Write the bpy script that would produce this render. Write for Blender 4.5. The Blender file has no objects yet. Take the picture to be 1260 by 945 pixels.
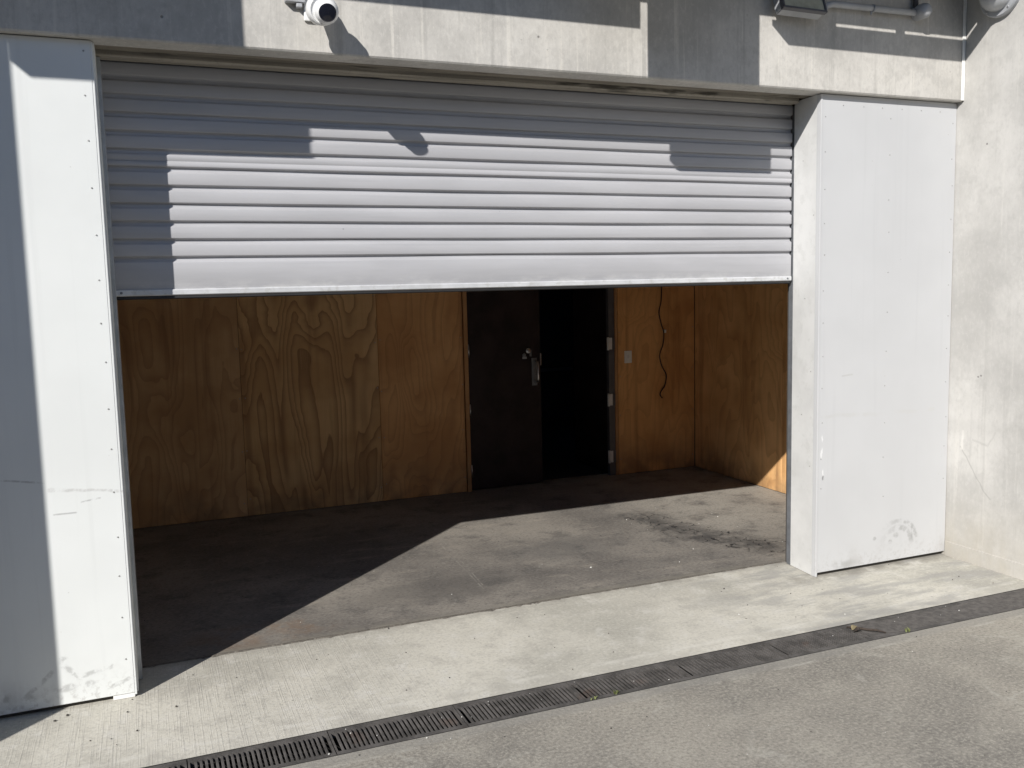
import bpy, bmesh, math, random
from mathutils import Vector, Matrix
random.seed(11)
S = bpy.context.scene
COL = S.collection

# ------------------------------------------------------------------ camera
CAMPOS = Vector((0.1127, -3.9361, 1.65)); YAW, PITCH, ROLL, FPX = 0.3858, 0.1061, -0.0233, 1118.05
cd = bpy.data.cameras.new('camera'); cam = bpy.data.objects.new('camera', cd); COL.objects.link(cam)
_f = Vector((math.sin(YAW)*math.cos(PITCH), math.cos(YAW)*math.cos(PITCH), -math.sin(PITCH)))
_r = Vector((math.cos(YAW), -math.sin(YAW), 0)); _u = _r.cross(_f)
_R = _r*math.cos(ROLL) + _u*math.sin(ROLL); _U = -_r*math.sin(ROLL) + _u*math.cos(ROLL)
mw = Matrix((( _R.x, _U.x, -_f.x, CAMPOS.x), (_R.y, _U.y, -_f.y, CAMPOS.y), (_R.z, _U.z, -_f.z, CAMPOS.z), (0, 0, 0, 1)))
cam.matrix_world = mw
cd.sensor_width = 36; cd.lens = FPX/1260*36; cd.clip_end = 1000; cd.clip_start = 0.05
S.camera = cam

# ------------------------------------------------------------------ light
SUNK, SUNZ = 1.04, 0.91                    # the sun's rays travel along (SUNK, 1, -SUNZ)
ray = Vector((SUNK, 1, -SUNZ)).normalized()
ELEV = math.asin(-ray.z); AZ = math.atan2(-ray.x, -ray.y)
W = bpy.data.worlds.new('World'); S.world = W; W.use_nodes = True
wt = W.node_tree; bg = wt.nodes['Background']
sk = wt.nodes.new('ShaderNodeTexSky'); sk.sky_type = 'NISHITA'; sk.sun_disc = False
sk.sun_elevation = ELEV; sk.sun_rotation = AZ; sk.altitude = 50; sk.air_density = 1.0; sk.dust_density = 0.0; sk.ozone_density = 5.0
wt.links.new(sk.outputs[0], bg.inputs[0]); bg.inputs[1].default_value = 0.1
sd = bpy.data.lights.new('sun', 'SUN'); sd.energy = 5.0; sd.angle = math.radians(0.5); sd.color = (1, 0.965, 0.92)
sun = bpy.data.objects.new('sun', sd); COL.objects.link(sun); sun.location = (-6, -6, 8)
sun.rotation_euler = ray.to_track_quat('-Z', 'Y').to_euler()
S.view_settings.view_transform = 'Standard'; S.view_settings.look = 'None'
S.view_settings.exposure = 0.15; S.view_settings.gamma = 1; S.view_settings.use_curve_mapping = False
S.cycles.max_bounces = 10; S.cycles.diffuse_bounces = 6

# ------------------------------------------------------------------ material helpers
class Mat:
    def __init__(s, name):
        s.m = bpy.data.materials.new(name); s.m.use_nodes = True; s.t = s.m.node_tree; s.n = s.t.nodes
        s.b = s.n['Principled BSDF']; s.P = s.n.new('ShaderNodeNewGeometry').outputs['Position']
    def put(s, sock, v):
        if v is None: return
        if hasattr(v, 'is_output'): s.t.links.new(v, sock)
        else:
            if sock.type == 'RGBA' and len(v) == 3: v = (*v, 1)
            sock.default_value = v
    def math(s, op, a, b=None, c=None, clamp=False):
        n = s.n.new('ShaderNodeMath'); n.operation = op; n.use_clamp = clamp
        for i, v in enumerate((a, b, c)): s.put(n.inputs[i], v)
        return n.outputs[0]
    def sep(s, v=None):
        n = s.n.new('ShaderNodeSeparateXYZ'); s.put(n.inputs[0], v or s.P); return n.outputs
    def comb(s, x, y, z):
        n = s.n.new('ShaderNodeCombineXYZ')
        for i, v in enumerate((x, y, z)): s.put(n.inputs[i], v)
        return n.outputs[0]
    def scale(s, v, sc, loc=(0, 0, 0), rot=(0, 0, 0)):
        n = s.n.new('ShaderNodeMapping'); s.put(n.inputs[0], v); n.inputs['Scale'].default_value = sc
        n.inputs['Location'].default_value = loc; n.inputs['Rotation'].default_value = rot; return n.outputs[0]
    def noise(s, v=None, scale=5, detail=4, rough=.55, dist=0):
        n = s.n.new('ShaderNodeTexNoise'); s.put(n.inputs['Vector'], v or s.P); n.inputs['Scale'].default_value = scale
        n.inputs['Detail'].default_value = detail; n.inputs['Roughness'].default_value = rough; n.inputs['Distortion'].default_value = dist
        return n.outputs['Fac']
    def vor(s, v=None, scale=5, feature='F1', rnd=1):
        n = s.n.new('ShaderNodeTexVoronoi'); n.feature = feature; s.put(n.inputs['Vector'], v or s.P); n.inputs['Scale'].default_value = scale
        n.inputs['Randomness'].default_value = rnd
        return n.outputs['Distance']
    def step(s, x, a, b):                                   # smooth 0..1 from a to b (a may exceed b)
        n = s.n.new('ShaderNodeMapRange'); n.interpolation_type = 'SMOOTHSTEP'; s.put(n.inputs[0], x)
        lo, hi, o0, o1 = (a, b, 0, 1) if a < b else (b, a, 1, 0)
        for i, v in enumerate((lo, hi, o0, o1)): n.inputs[i+1].default_value = v
        return n.outputs[0]
    def mix(s, a, b, f, mode='MIX'):
        n = s.n.new('ShaderNodeMix'); n.data_type = 'RGBA'; n.blend_type = mode
        s.put(n.inputs[0], f); s.put(n.inputs[6], a); s.put(n.inputs[7], b); return n.outputs[2]
    def mul(s, *a):
        r = a[0]
        for x in a[1:]: r = s.math('MULTIPLY', r, x)
        return r
    def mx(s, *a):
        r = a[0]
        for x in a[1:]: r = s.math('MAXIMUM', r, x)
        return r
    def band(s, x, c, w, soft=None):                        # 1 inside |x-c|<w
        soft = soft or w
        return s.step(s.math('ABSOLUTE', s.math('SUBTRACT', x, c)), w+soft, w)
    def seg(s, u, v, p, q, w0, w1):                         # 1 near segment p-q in the (u,v) plane
        dx, dy = q[0]-p[0], q[1]-p[1]; L2 = dx*dx+dy*dy
        uu = s.math('SUBTRACT', u, p[0]); vv = s.math('SUBTRACT', v, p[1])
        t = s.math('DIVIDE', s.math('ADD', s.math('MULTIPLY', uu, dx), s.math('MULTIPLY', vv, dy)), L2, clamp=True)
        ex = s.math('SUBTRACT', uu, s.math('MULTIPLY', t, dx)); ey = s.math('SUBTRACT', vv, s.math('MULTIPLY', t, dy))
        d = s.math('SQRT', s.math('ADD', s.math('MULTIPLY', ex, ex), s.math('MULTIPLY', ey, ey)))
        return s.step(d, w1, w0)
    def ell(s, u, v, c, r, inner=.4):
        a = s.math('DIVIDE', s.math('SUBTRACT', u, c[0]), r[0]); b = s.math('DIVIDE', s.math('SUBTRACT', v, c[1]), r[1])
        return s.step(s.math('SQRT', s.math('ADD', s.mul(a, a), s.mul(b, b))), 1, inner)
    def bump(s, h, strength=.3, dist=.01):
        n = s.n.new('ShaderNodeBump'); n.inputs['Strength'].default_value = strength; n.inputs['Distance'].default_value = dist
        s.put(n.inputs['Height'], h); s.t.links.new(n.outputs[0], s.b.inputs['Normal'])
    def fin(s, col, rough=.8, metal=0, spec=None):
        s.put(s.b.inputs['Base Color'], col); s.put(s.b.inputs['Roughness'], rough); s.b.inputs['Metallic'].default_value = metal
        if spec is not None: s.b.inputs['Specular IOR Level'].default_value = spec
        return s.m

def mat_concrete(name, base, streak=.5, tone=1.0, scratch=False):
    k = Mat(name); x, y, z = k.sep()
    big = k.noise(None, 1.4, 5, .6); st = k.noise(k.scale(k.P, (11, 11, .45)), 1.6, 5, .65); st2 = k.noise(k.scale(k.P, (38, 38, .8)), 1.0, 3, .6)
    fine = k.noise(None, 90, 3, .6); mid = k.noise(None, 9, 5, .65)
    c = k.mix(tuple(v*.80 for v in base), tuple(min(1, v*1.10) for v in base), k.step(big, .34, .66))
    c = k.mix(c, tuple(v*.72 for v in base), k.mul(k.step(st, .52, .72), streak))
    c = k.mix(c, (min(1, base[0]*1.28), min(1, base[1]*1.27), min(1, base[2]*1.24)), k.mul(k.step(st2, .58, .72), streak*.75))
    c = k.mix(c, tuple(v*.74 for v in base), k.mul(k.step(mid, .50, .64), .5*max(.6, tone))); gr = k.noise(k.scale(k.P, (1, 1, .6)), 55, 4, .75); c = k.mix(c, tuple(v*.66 for v in base), k.mul(k.step(gr, .52, .64), .4*tone)); c = k.mix(c, tuple(min(.85, v*1.3) for v in base), k.mul(k.step(gr, .47, .36), .35*tone))
    c = k.mix(c, tuple(v*.6 for v in base), k.mul(k.step(fine, .6, .8), .35))
    hole = k.step(k.vor(None, 9.5), .075, .03); hole = k.mul(hole, k.step(k.noise(None, 3.1, 2), .5, .6))
    c = k.mix(c, tuple(v*.35 for v in base), k.mul(hole, .8))
    if scratch:
        wob = k.math('MULTIPLY', k.math('SUBTRACT', k.noise(None, 14, 3), .5), .03)
        yy = k.math('ADD', y, wob)
        m = k.mx(k.seg(yy, z, (-.09, .67), (-.26, .43), .002, .006), k.seg(yy, z, (-.26, .43), (-.30, .40), .002, .006))
        c = k.mix(c, tuple(v*.68 for v in base), k.mul(m, .6))
        m2 = k.seg(yy, z, (-.105, .76), (-.10, .66), .003, .014); c = k.mix(c, (.68, .66, .62), k.mul(m2, .6))
        arc = k.mx(k.seg(yy, z, (-.17, .72), (-.27, .70), .002, .009), k.seg(yy, z, (-.27, .70), (-.32, .78), .002, .008))
        c = k.mix(c, tuple(v*.7 for v in base), k.mul(arc, .28))
        bandm = k.mul(k.step(z, .86, .8), k.step(z, .70, .8), k.noise(None, 4, 3)); c = k.mix(c, tuple(v*.7 for v in base), k.mul(bandm, .5))
        low = k.mul(k.step(z, .5, .0), k.noise(k.scale(k.P, (6, 6, 3)), 2, 4)); c = k.mix(c, (base[0]*.80, base[1]*.74, base[2]*.62), k.mul(low, .8))
    k.bump(k.math('ADD', k.math('SUBTRACT', k.math('MULTIPLY', fine, .35), k.math('MULTIPLY', hole, 2)), k.math('ADD', mid, k.math('MULTIPLY', st2, .5))), .35, .004)
    return k.fin(c, .88, spec=.3)

def mat_apron():
    k = Mat('apron_concrete'); x, y, z = k.sep()
    base = (.53, .505, .44)
    big = k.noise(None, 1.1, 5, .62); mid = k.noise(None, 7, 6, .68); fine = k.noise(None, 120, 3, .7)
    br = k.noise(k.scale(k.P, (150, 2.5, 1), rot=(0, 0, .10)), 1, 3, .6)
    c = k.mix((.405, .388, .335), (.565, .54, .468), k.step(big, .34, .64))
    c = k.mix(c, (.34, .322, .285), k.mul(k.step(mid, .5, .66), .42))
    c = k.mix(c, (.60, .58, .53), k.mul(k.step(mid, .48, .34), .5))
    brm = k.mul(k.step(br, .5, .66), k.step(x, 1.5, .5)); c = k.mix(c, (.37, .355, .32), k.mul(brm, .30))
    gr = k.noise(None, 62, 4, .75); c = k.mix(c, (.25, .24, .22), k.mul(k.step(gr, .52, .62), .32)); c = k.mix(c, (.66, .64, .58), k.mul(k.step(gr, .47, .37), .3))
    c = k.mix(c, (.72, .70, .64), k.mul(k.step(k.noise(None, 75, 2), .6, .75), .4))
    # haunch round the channel: a pale trowelled strip with a wavy edge
    wob = k.math('MULTIPLY', k.math('SUBTRACT', k.noise(k.scale(k.P, (1, 0, 0)), 5, 4), .5), .035)
    yy = k.math('ADD', y, wob)
    c = k.mix(c, (.62, .60, .54), k.mul(k.band(yy, -.53, .003, .022), k.step(k.noise(None, 6, 4), .38, .64), .6))
    c = k.mix(c, (.44, .42, .37), k.mul(k.step(yy, -.53, -.57), k.step(mid, .42, .62), .5))
    # grey trodden dirt before the right pier
    dr = k.noise(k.scale(k.P, (1.6, 6, 1), rot=(0, 0, -.5)), 1.5, 5, .65)
    dm = k.mul(k.step(dr, .44, .62), k.step(x, 2.3, 3.3)); c = k.mix(c, (.30, .292, .275), k.mul(dm, .62))
    em = k.mul(k.band(y, .0, .02, .09), k.step(x, 3.2, 3.5)); c = k.mix(c, (.24, .225, .195), k.mul(em, k.step(mid, .3, .6), .7))
    # dark edge next to the garage slab
    ed = k.mul(k.step(yy, .22, .31), k.step(mid, .35, .6)); c = k.mix(c, (.27, .25, .22), k.mul(ed, .6))
    pit = k.mul(k.step(k.vor(None, 6.5), .06, .02), k.step(k.noise(None, 2.3, 2), .5, .58)); c = k.mix(c, (.12, .11, .10), k.mul(pit, .8))
    k.bump(k.math('ADD', k.math('MULTIPLY', fine, .5), k.math('ADD', k.math('MULTIPLY', brm, .5), mid)), .4, .004)
    return k.fin(c, .9, spec=.25)

def mat_drive():
    k = Mat('driveway_concrete'); x, y, z = k.sep()
    big = k.noise(None, .75, 5, .6); mid = k.noise(None, 5, 5, .66); agg = k.noise(None, 70, 4, .75); fine = k.noise(None, 170, 2, .7)
    c = k.mix((.195, .182, .160), (.315, .291, .248), k.step(big, .36, .64))
    c = k.mix(c, (.40, .375, .318), k.mul(k.step(mid, .48, .68), .38)); c = k.mix(c, (.16, .15, .135), k.mul(k.step(k.noise(None, 2.2, 5, .65), .50, .70), .25))
    c = k.mix(c, (.44, .415, .35), k.mul(k.step(agg, .51, .60), .48)); c = k.mix(c, (.115, .108, .092), k.mul(k.step(agg, .47, .38), .45))
    c = k.mix(c, (.55, .53, .47), k.mul(k.step(fine, .62, .76), .45)); c = k.mix(c, (.10, .10, .095), k.mul(k.step(fine, .38, .24), .45))
    # paler webs of old laitance
    web = k.vor(k.scale(k.P, (1, 1, 1)), 3.2, 'DISTANCE_TO_EDGE'); wn = k.noise(None, 2.6, 4)
    web = k.vor(k.comb(k.math('ADD', x, k.math('MULTIPLY', k.noise(None, 3, 4), .5)), k.math('ADD', y, k.math('MULTIPLY', k.noise(None, 4, 4), .4)), 0), 3.4, 'DISTANCE_TO_EDGE')
    c = k.mix(c, (.47, .455, .40), k.mul(k.step(web, .07, .0), k.step(wn, .50, .66), .28))
    wob = k.math('MULTIPLY', k.math('SUBTRACT', k.noise(k.scale(k.P, (1, 0, 0)), 5, 4), .5), .03); yy = k.math('ADD', y, wob)
    c = k.mix(c, (.46, .445, .395), k.mul(k.band(yy, -.895, .003, .012), k.step(k.noise(None, 6, 4), .42, .64), .4))
    c = k.mix(c, (.27, .26, .235), k.mul(k.step(yy, -.90, -.87), .45))
    k.bump(k.math('ADD', k.math('MULTIPLY', fine, .6), agg), .5, .005)
    return k.fin(c, .92, spec=.25)

def mat_slab():
    k = Mat('stained_garage_slab'); x, y, z = k.sep()
    big = k.noise(None, .9, 5, .62); mid = k.noise(None, 4.5, 6, .68); fine = k.noise(None, 80, 3, .7); sw = k.noise(k.scale(k.P, (1.2, 5, 1), rot=(0, 0, .3)), 1.6, 5, .6)
    c = k.mix((.150, .138, .124), (.26, .238, .206), k.step(big, .36, .64))
    c = k.mix(c, (.095, .089, .083), k.mul(k.step(mid, .5, .68), .7))
    c = k.mix(c, (.31, .28, .235), k.mul(k.step(sw, .54, .72), .6))
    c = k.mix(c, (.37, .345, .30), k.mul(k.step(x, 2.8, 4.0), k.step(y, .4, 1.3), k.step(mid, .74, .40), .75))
    gr = k.noise(k.scale(k.P, (1, 1.6, 1)), 48, 5, .78); c = k.mix(c, (.055, .052, .05), k.mul(k.step(gr, .52, .62), .5)); c = k.mix(c, (.33, .31, .275), k.mul(k.step(gr, .47, .37), .4))
    # rubber smear with scribbled skid lines
    wx = k.math('ADD', x, k.math('MULTIPLY', k.math('SUBTRACT', k.noise(None, 3.5, 4), .5), .35))
    wy = k.math('ADD', y, k.math('MULTIPLY', k.math('SUBTRACT', k.noise(None, 4.1, 4), .5), .3))
    sm = k.mx(k.seg(wx, wy, (3.32, 1.62), (3.45, .95), .03, .20), k.seg(wx, wy, (3.45, .95), (3.66, .66), .05, .27))
    c = k.mix(c, (.045, .043, .043), k.mul(sm, k.step(k.noise(None, 7, 5, .7), .25, .62), .75))
    cr = k.vor(k.comb(wx, k.math('MULTIPLY', wy, .7), 0), 11, 'DISTANCE_TO_EDGE')
    c = k.mix(c, (.012, .012, .013), k.mul(k.step(cr, .045, .012), k.step(sm, .03, .45), k.step(k.noise(None, 12, 3), .44, .56), .95))
    stn = k.ell(wx, wy, (2.5, 1.15), (.5, .3)); c = k.mix(c, (.085, .084, .083), k.mul(stn, .35))
    stn = k.ell(wx, wy, (1.6, .75), (.7, .25)); c = k.mix(c, (.09, .084, .078), k.mul(stn, .45))
    ln = k.mx(k.seg(x, y, (1.83, 1.65), (1.77, .62), .002, .007), k.seg(x, y, (1.865, 1.6), (1.79, .7), .002, .006))
    c = k.mix(c, (.34, .32, .28), k.mul(ln, k.step(k.noise(None, 9, 4), .42, .62), .5))
    ed = k.step(y, .40, .32); c = k.mix(c, (.20, .185, .155), k.mul(ed, k.step(mid, .35, .6), .8))
    rust = k.mul(k.ell(x, y, (.55, .5), (.5, .22)), k.step(mid, .42, .6)); c = k.mix(c, (.22, .15, .10), k.mul(rust, .5))
    k.bump(k.math('ADD', k.math('MULTIPLY', fine, .4), mid), .25, .004)
    return k.fin(c, k.math('ADD', .62, k.math('MULTIPLY', mid, .3)), spec=.3)

def mat_panel(name, base, side):
    k = Mat(name); x, y, z = k.sep()
    big = k.noise(None, 1.3, 4); mid = k.noise(None, 6, 5, .65); fine = k.noise(None, 45, 3, .7)
    c = k.mix(tuple(v*.95 for v in base), base, k.step(big, .35, .62))
    low = k.mul(k.step(z, .22, .02), k.step(mid, .48, .66)); c = k.mix(c, (.42, .41, .40), k.mul(low, .5)); spl = k.mul(k.step(z, .16, .02), k.step(k.noise(None, 38, 4, .75), .5, .62)); c = k.mix(c, (.36, .35, .33), k.mul(spl, .4))
    spk = k.mul(k.step(k.vor(None, 16), .06, .025), k.step(k.noise(None, 3.7, 2), .55, .64)); c = k.mix(c, (.35, .33, .30), k.mul(spk, .6))
    st = k.noise(k.scale(k.P, (16, 16, .5)), 1.4, 4); c = k.mix(c, tuple(v*.92 for v in base), k.mul(k.step(st, .56, .7), .5))
    wx = k.math('ADD', x, k.math('MULTIPLY', k.math('SUBTRACT', mid, .5), .05)); wz = k.math('ADD', z, k.math('MULTIPLY', k.math('SUBTRACT', k.noise(None, 5, 4), .5), .05))
    br = k.step(k.noise(None, 22, 4, .7), .40, .60); G = (.27, .27, .265)
    if side == 'R':
        m = k.mul(k.seg(x, wz, (3.54, .905), (4.36, .885), .004, .016), k.step(k.noise(k.scale(k.P, (3, 1, 1)), 3, 3), .36, .6)); c = k.mix(c, (.50, .50, .49), k.mul(m, .62))
        a = k.math('SUBTRACT', wx, 4.10); b = k.math('SUBTRACT', wz, .10); r = k.math('SQRT', k.math('ADD', k.mul(a, a), k.mul(b, b)))
        arc = k.mul(k.mx(k.band(r, .115, .010, .014), k.band(r, .155, .006, .012)), k.step(b, -.01, .04), br, k.step(a, -.17, .06)); c = k.mix(c, G, k.mul(arc, .55))
        bl = k.mx(k.ell(wx, wz, (4.09, .17), (.028, .024)), k.ell(wx, wz, (4.05, .135), (.02, .02)), k.ell(wx, wz, (3.93, .165), (.016, .014)), k.ell(wx, wz, (4.22, .17), (.012, .05)))
        c = k.mix(c, G, k.mul(bl, br, .55))
        lo = k.mul(k.ell(wx, wz, (3.72, .055), (.13, .03), .2), k.step(mid, .36, .55)); c = k.mix(c, (.36, .36, .35), k.mul(lo, .7))
        ch = k.mx(k.ell(wx, wz, (3.545, .70), (.008, .04)), k.ell(wx, wz, (3.55, .585), (.006, .03)), k.ell(wx, wz, (3.548, .78), (.006, .025))); c = k.mix(c, (.8, .8, .8), k.mul(ch, .6))
        d1 = k.ell(wx, wz, (3.55, .555), (.009, .018)); c = k.mix(c, (.2, .2, .2), k.mul(d1, .8))
        sc = k.seg(x, z, (3.68, 1.12), (3.75, 1.125), .002, .007); c = k.mix(c, (.45, .45, .44), k.mul(sc, .7))
    else:
        m = k.mul(k.seg(x, wz, (-.26, .905), (.0, .868), .002, .010), br); c = k.mix(c, (.50, .50, .49), k.mul(m, .75))
        m = k.mul(k.mx(k.seg(x, z, (-.25, .80), (-.17, .80), .001, .005), k.seg(x, z, (-.42, .955), (-.275, .93), .001, .006), k.seg(x, z, (-.15, .84), (-.08, .85), .001, .005)), br); c = k.mix(c, (.40, .40, .40), k.mul(m, .8))
        m = k.mul(k.mx(k.seg(wx, wz, (-.255, .175), (-.21, .12), .004, .018), k.seg(wx, wz, (-.21, .12), (-.08, .15), .003, .014), k.ell(wx, wz, (-.17, .085), (.03, .02)), k.ell(wx, wz, (-.25, .085), (.05, .02)), k.seg(wx, wz, (-.10, .055), (-.02, .085), .003, .012),
                       k.seg(wx, wz, (-.40, .08), (-.30, .16), .004, .014), k.ell(wx, wz, (-.38, .07), (.03, .025)), k.ell(wx, wz, (-.46, .08), (.02, .03)), k.ell(wx, wz, (-.255, .20), (.02, .03))), br); c = k.mix(c, G, k.mul(m, .48))
    k.bump(k.math('ADD', k.math('ADD', mid, k.math('MULTIPLY', k.noise(None, 1.7, 2), 7)), k.math('MULTIPLY', fine, .15)), .16, .004)
    return k.fin(c, .5, spec=.35)

def mat_ply(name, figure=.35, tint=(1, 1, 1)):
    k = Mat(name); x, y, z = k.sep(); rnd = k.n.new('ShaderNodeObjectInfo').outputs['Random']
    u = k.math('ADD', k.math('ADD', x, y), k.math('MULTIPLY', rnd, 23.7)); v = k.math('ADD', z, k.math('MULTIPLY', rnd, 11.3))
    wv = k.noise(k.comb(k.math('MULTIPLY', u, 2.2), k.math('MULTIPLY', v, 2.5), rnd), 1.5, 3, .5)
    g = k.noise(k.comb(k.math('MULTIPLY', u, 2.6), k.math('ADD', k.math('MULTIPLY', v, .62), k.math('MULTIPLY', wv, .28)), rnd), 1.15, 1.6, .45, .35)
    s = k.math('FRACT', k.math('MULTIPLY', g, 17)); line = k.math('POWER', s, 2.6)
    line = k.mul(line, k.step(s, 1.0, .95))
    fib = k.noise(k.comb(k.math('MULTIPLY', u, 140), k.math('MULTIPLY', v, 3), 0), 1, 3, .6); blot = k.noise(k.comb(u, v, 0), 2.2, 4)
    A = tuple(a*b for a, b in zip((.68, .44, .22), tint)); B = tuple(a*b for a, b in zip((.54, .32, .145), tint)); D = tuple(a*b for a, b in zip((.21, .10, .045), tint))
    c = k.mix(A, B, k.step(blot, .34, .66)); c = k.mix(c, D, k.mul(line, figure)); c = k.mix(c, B, k.mul(k.step(fib, .48, .7), .5))
    c = k.mix(c, D, k.mul(k.step(k.noise(k.comb(k.math('MULTIPLY', u, 9), k.math('MULTIPLY', v, .35), 2), 1.2, 3), .56, .72), .35))
    low = k.mul(k.step(z, .35, .0), k.step(k.noise(None, 5, 4), .35, .65)); c = k.mix(c, (.12, .085, .055), k.mul(low, .5))
    k.bump(k.math('ADD', fib, line), .12, .003)
    return k.fin(c, .62, spec=.3)

def mat_simple(name, col, rough=.6, metal=0, var=.15, scale=8, bump=0, spec=None, dirt=None):
    k = Mat(name); n = k.noise(None, scale, 4, .6)
    c = k.mix(tuple(v*(1-var) for v in col), tuple(min(1, v*(1+var)) for v in col), k.step(n, .3, .7))
    if dirt: c = k.mix(c, dirt, k.mul(k.step(k.noise(None, scale*2.3, 4, .7), .52, .68), .6))
    if bump: k.bump(k.noise(None, scale*12, 3), bump, .003)
    return k.fin(c, k.math('ADD', rough-.06, k.math('MULTIPLY', n, .12)), metal, spec)

def mat_curtain():
    k = Mat('roller_door_paint'); x, y, z = k.sep()
    base = (.425, .425, .44)
    big = k.noise(k.scale(k.P, (.6, 1, 3)), 2, 4); hz = k.noise(k.scale(k.P, (1.2, 1, 40)), 1, 3); fine = k.noise(None, 60, 3)
    c = k.mix(tuple(v*.93 for v in base), tuple(v*1.04 for v in base), k.step(big, .35, .65))
    c = k.mix(c, tuple(v*.86 for v in base), k.mul(k.step(hz, .55, .72), .45))
    low = k.mul(k.step(z, 1.73, 1.66), k.step(k.noise(k.scale(k.P, (3, 1, 9)), 2, 5, .7), .44, .66)); c = k.mix(c, (.66, .66, .64), k.mul(low, .5))
    sp = k.mul(k.step(k.vor(None, 5), .02, .008), 1.0); c = k.mix(c, (.12, .12, .12), k.mul(sp, .7))
    k.bump(k.math('ADD', hz, k.math('MULTIPLY', big, 1.5)), .10, .004)
    return k.fin(c, .42, spec=.45)

def mat_soffit(name, base):
    k = Mat(name); x, y, z = k.sep()
    st = k.noise(k.scale(k.P, (.9, 30, 30)), 1.3, 5, .65); pt = k.noise(k.scale(k.P, (2.2, 14, 14)), 1, 4, .6); fine = k.noise(None, 60, 3)
    c = k.mix(tuple(v*.7 for v in base), tuple(v*1.15 for v in base), k.step(st, .35, .65))
    c = k.mix(c, tuple(v*.22 for v in base), k.mul(k.step(pt, .56, .66), .85)); c = k.mix(c, tuple(v*.6 for v in base), k.mul(k.step(fine, .55, .75), .4))
    k.bump(k.math('ADD', st, fine), .4, .004)
    return k.fin(c, .9, spec=.2)

def mat_grate():
    k = Mat('cast_iron_grate'); n = k.noise(None, 12, 5, .7); f = k.noise(None, 140, 3, .7)
    c = k.mix((.06, .056, .052), (.115, .107, .10), k.step(n, .35, .65)); c = k.mix(c, (.21, .195, .18), k.mul(k.step(f, .55, .75), .5))
    c = k.mix(c, (.13, .075, .05), k.mul(k.step(k.noise(None, 5, 4), .62, .74), .3)); k.bump(k.math('ADD', n, f), .35, .003)
    return k.fin(c, .75, spec=.3)

CONC = mat_concrete('board_formed_concrete', (.53, .512, .475), .75, tone=.65)
CONC_R = mat_concrete('pale_side_wall_concrete', (.505, .492, .465), .35, tone=.4, scratch=True)
APRON, DRIVE, SLAB = mat_apron(), mat_drive(), mat_slab()
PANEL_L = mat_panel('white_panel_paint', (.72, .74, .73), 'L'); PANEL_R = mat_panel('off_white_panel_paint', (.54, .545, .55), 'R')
REVEAL = mat_simple('lightened_reveal_paint', (.66, .66, .645), .5, 0, .05, 7, dirt=(.58, .58, .56)); PLY_F = mat_ply('figured_plywood', .8); PLY_P = mat_ply('plain_plywood', .34, (1.02, .88, .78)); PLY_D = mat_ply('dull_plywood', .40, (.88, .87, .92)); PLY_O = mat_ply('lit_tint_plywood', .25, (1.20, 1.04, .86)); PLY_S = mat_ply('lit_tint_side_plywood', .35, (1.20, 1.12, 1.02))  # right-hand plywood tints brightened to imitate light; the sheets share one stain
TRIM = mat_ply('timber_trim', .1, (.75, .65, .6))
CURT = mat_curtain()
SOFF = mat_soffit('weathered_soffit_timber', (.24, .215, .175)); HEAD = mat_soffit('weathered_head_rail', (.36, .33, .28)); CHAM = mat_soffit('concrete_edge', (.42, .395, .34))
GALV = mat_simple('galvanised_steel', (.42, .44, .46), .45, .5, .12, 14); GALV_D = mat_simple('grey_steel', (.20, .21, .225), .5, .4, .15, 14)
WHITEP = mat_simple('white_plastic', (.78, .78, .77), .35, 0, .04, 10); BLACKG = mat_simple('black_lens', (.012, .013, .02), .08, 0, .1, 10, spec=.6)
BLACK = mat_simple('black_rubber', (.02, .02, .021), .6); GREYC = mat_simple('grey_conduit', (.36, .37, .385), .5, 0, .1, 12); GREYD = mat_simple('dark_housing', (.10, .10, .11), .5)
LAMPG = mat_simple('lamp_glass', (.38, .38, .30), .2, 0, .15, 20, spec=.6); DOME = mat_simple('lamp_dome_plastic', (.40, .41, .42), .25, 0, .1, 8, spec=.6)
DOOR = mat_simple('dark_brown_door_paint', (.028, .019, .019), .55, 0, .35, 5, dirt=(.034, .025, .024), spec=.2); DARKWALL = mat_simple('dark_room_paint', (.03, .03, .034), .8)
STEEL = mat_simple('brushed_steel', (.55, .55, .56), .3, .9, .08, 20); CORE = mat_simple('dark_packing', (.06, .055, .05), .9)
HINGE = mat_simple('zinc_hinge', (.72, .72, .71), .4, 0, .08, 20, spec=.6); IRON = mat_grate(); SILT = mat_simple('drain_silt', (.095, .087, .08), .95, 0, .3, 30, .5, dirt=(.13, .118, .10)); TRENCH = mat_simple('trench_dirt', (.03, .028, .025), .95)
SEAL = mat_simple('white_sealant', (.85, .85, .82), .6, 0, .06, 20); SCREW = mat_simple('screw_metal', (.36, .36, .35), .5, .4)
TWIG = mat_simple('twig_bark', (.05, .037, .028), .85, 0, .3, 60); LEAFY = mat_simple('weed_green', (.15, .17, .06), .6, 0, .3, 40); DEADLEAF = mat_simple('dead_leaf', (.22, .18, .10), .7, 0, .3, 40)
LITTER = mat_simple('pale_litter', (.58, .57, .53), .7); SPECK = mat_simple('dark_litter', (.05, .045, .04), .8)
CEIL = mat_simple('interior_ceiling_paint', (.66, .65, .63), .85); CABLE = mat_simple('black_cable', (.02, .018, .017), .55)

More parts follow.
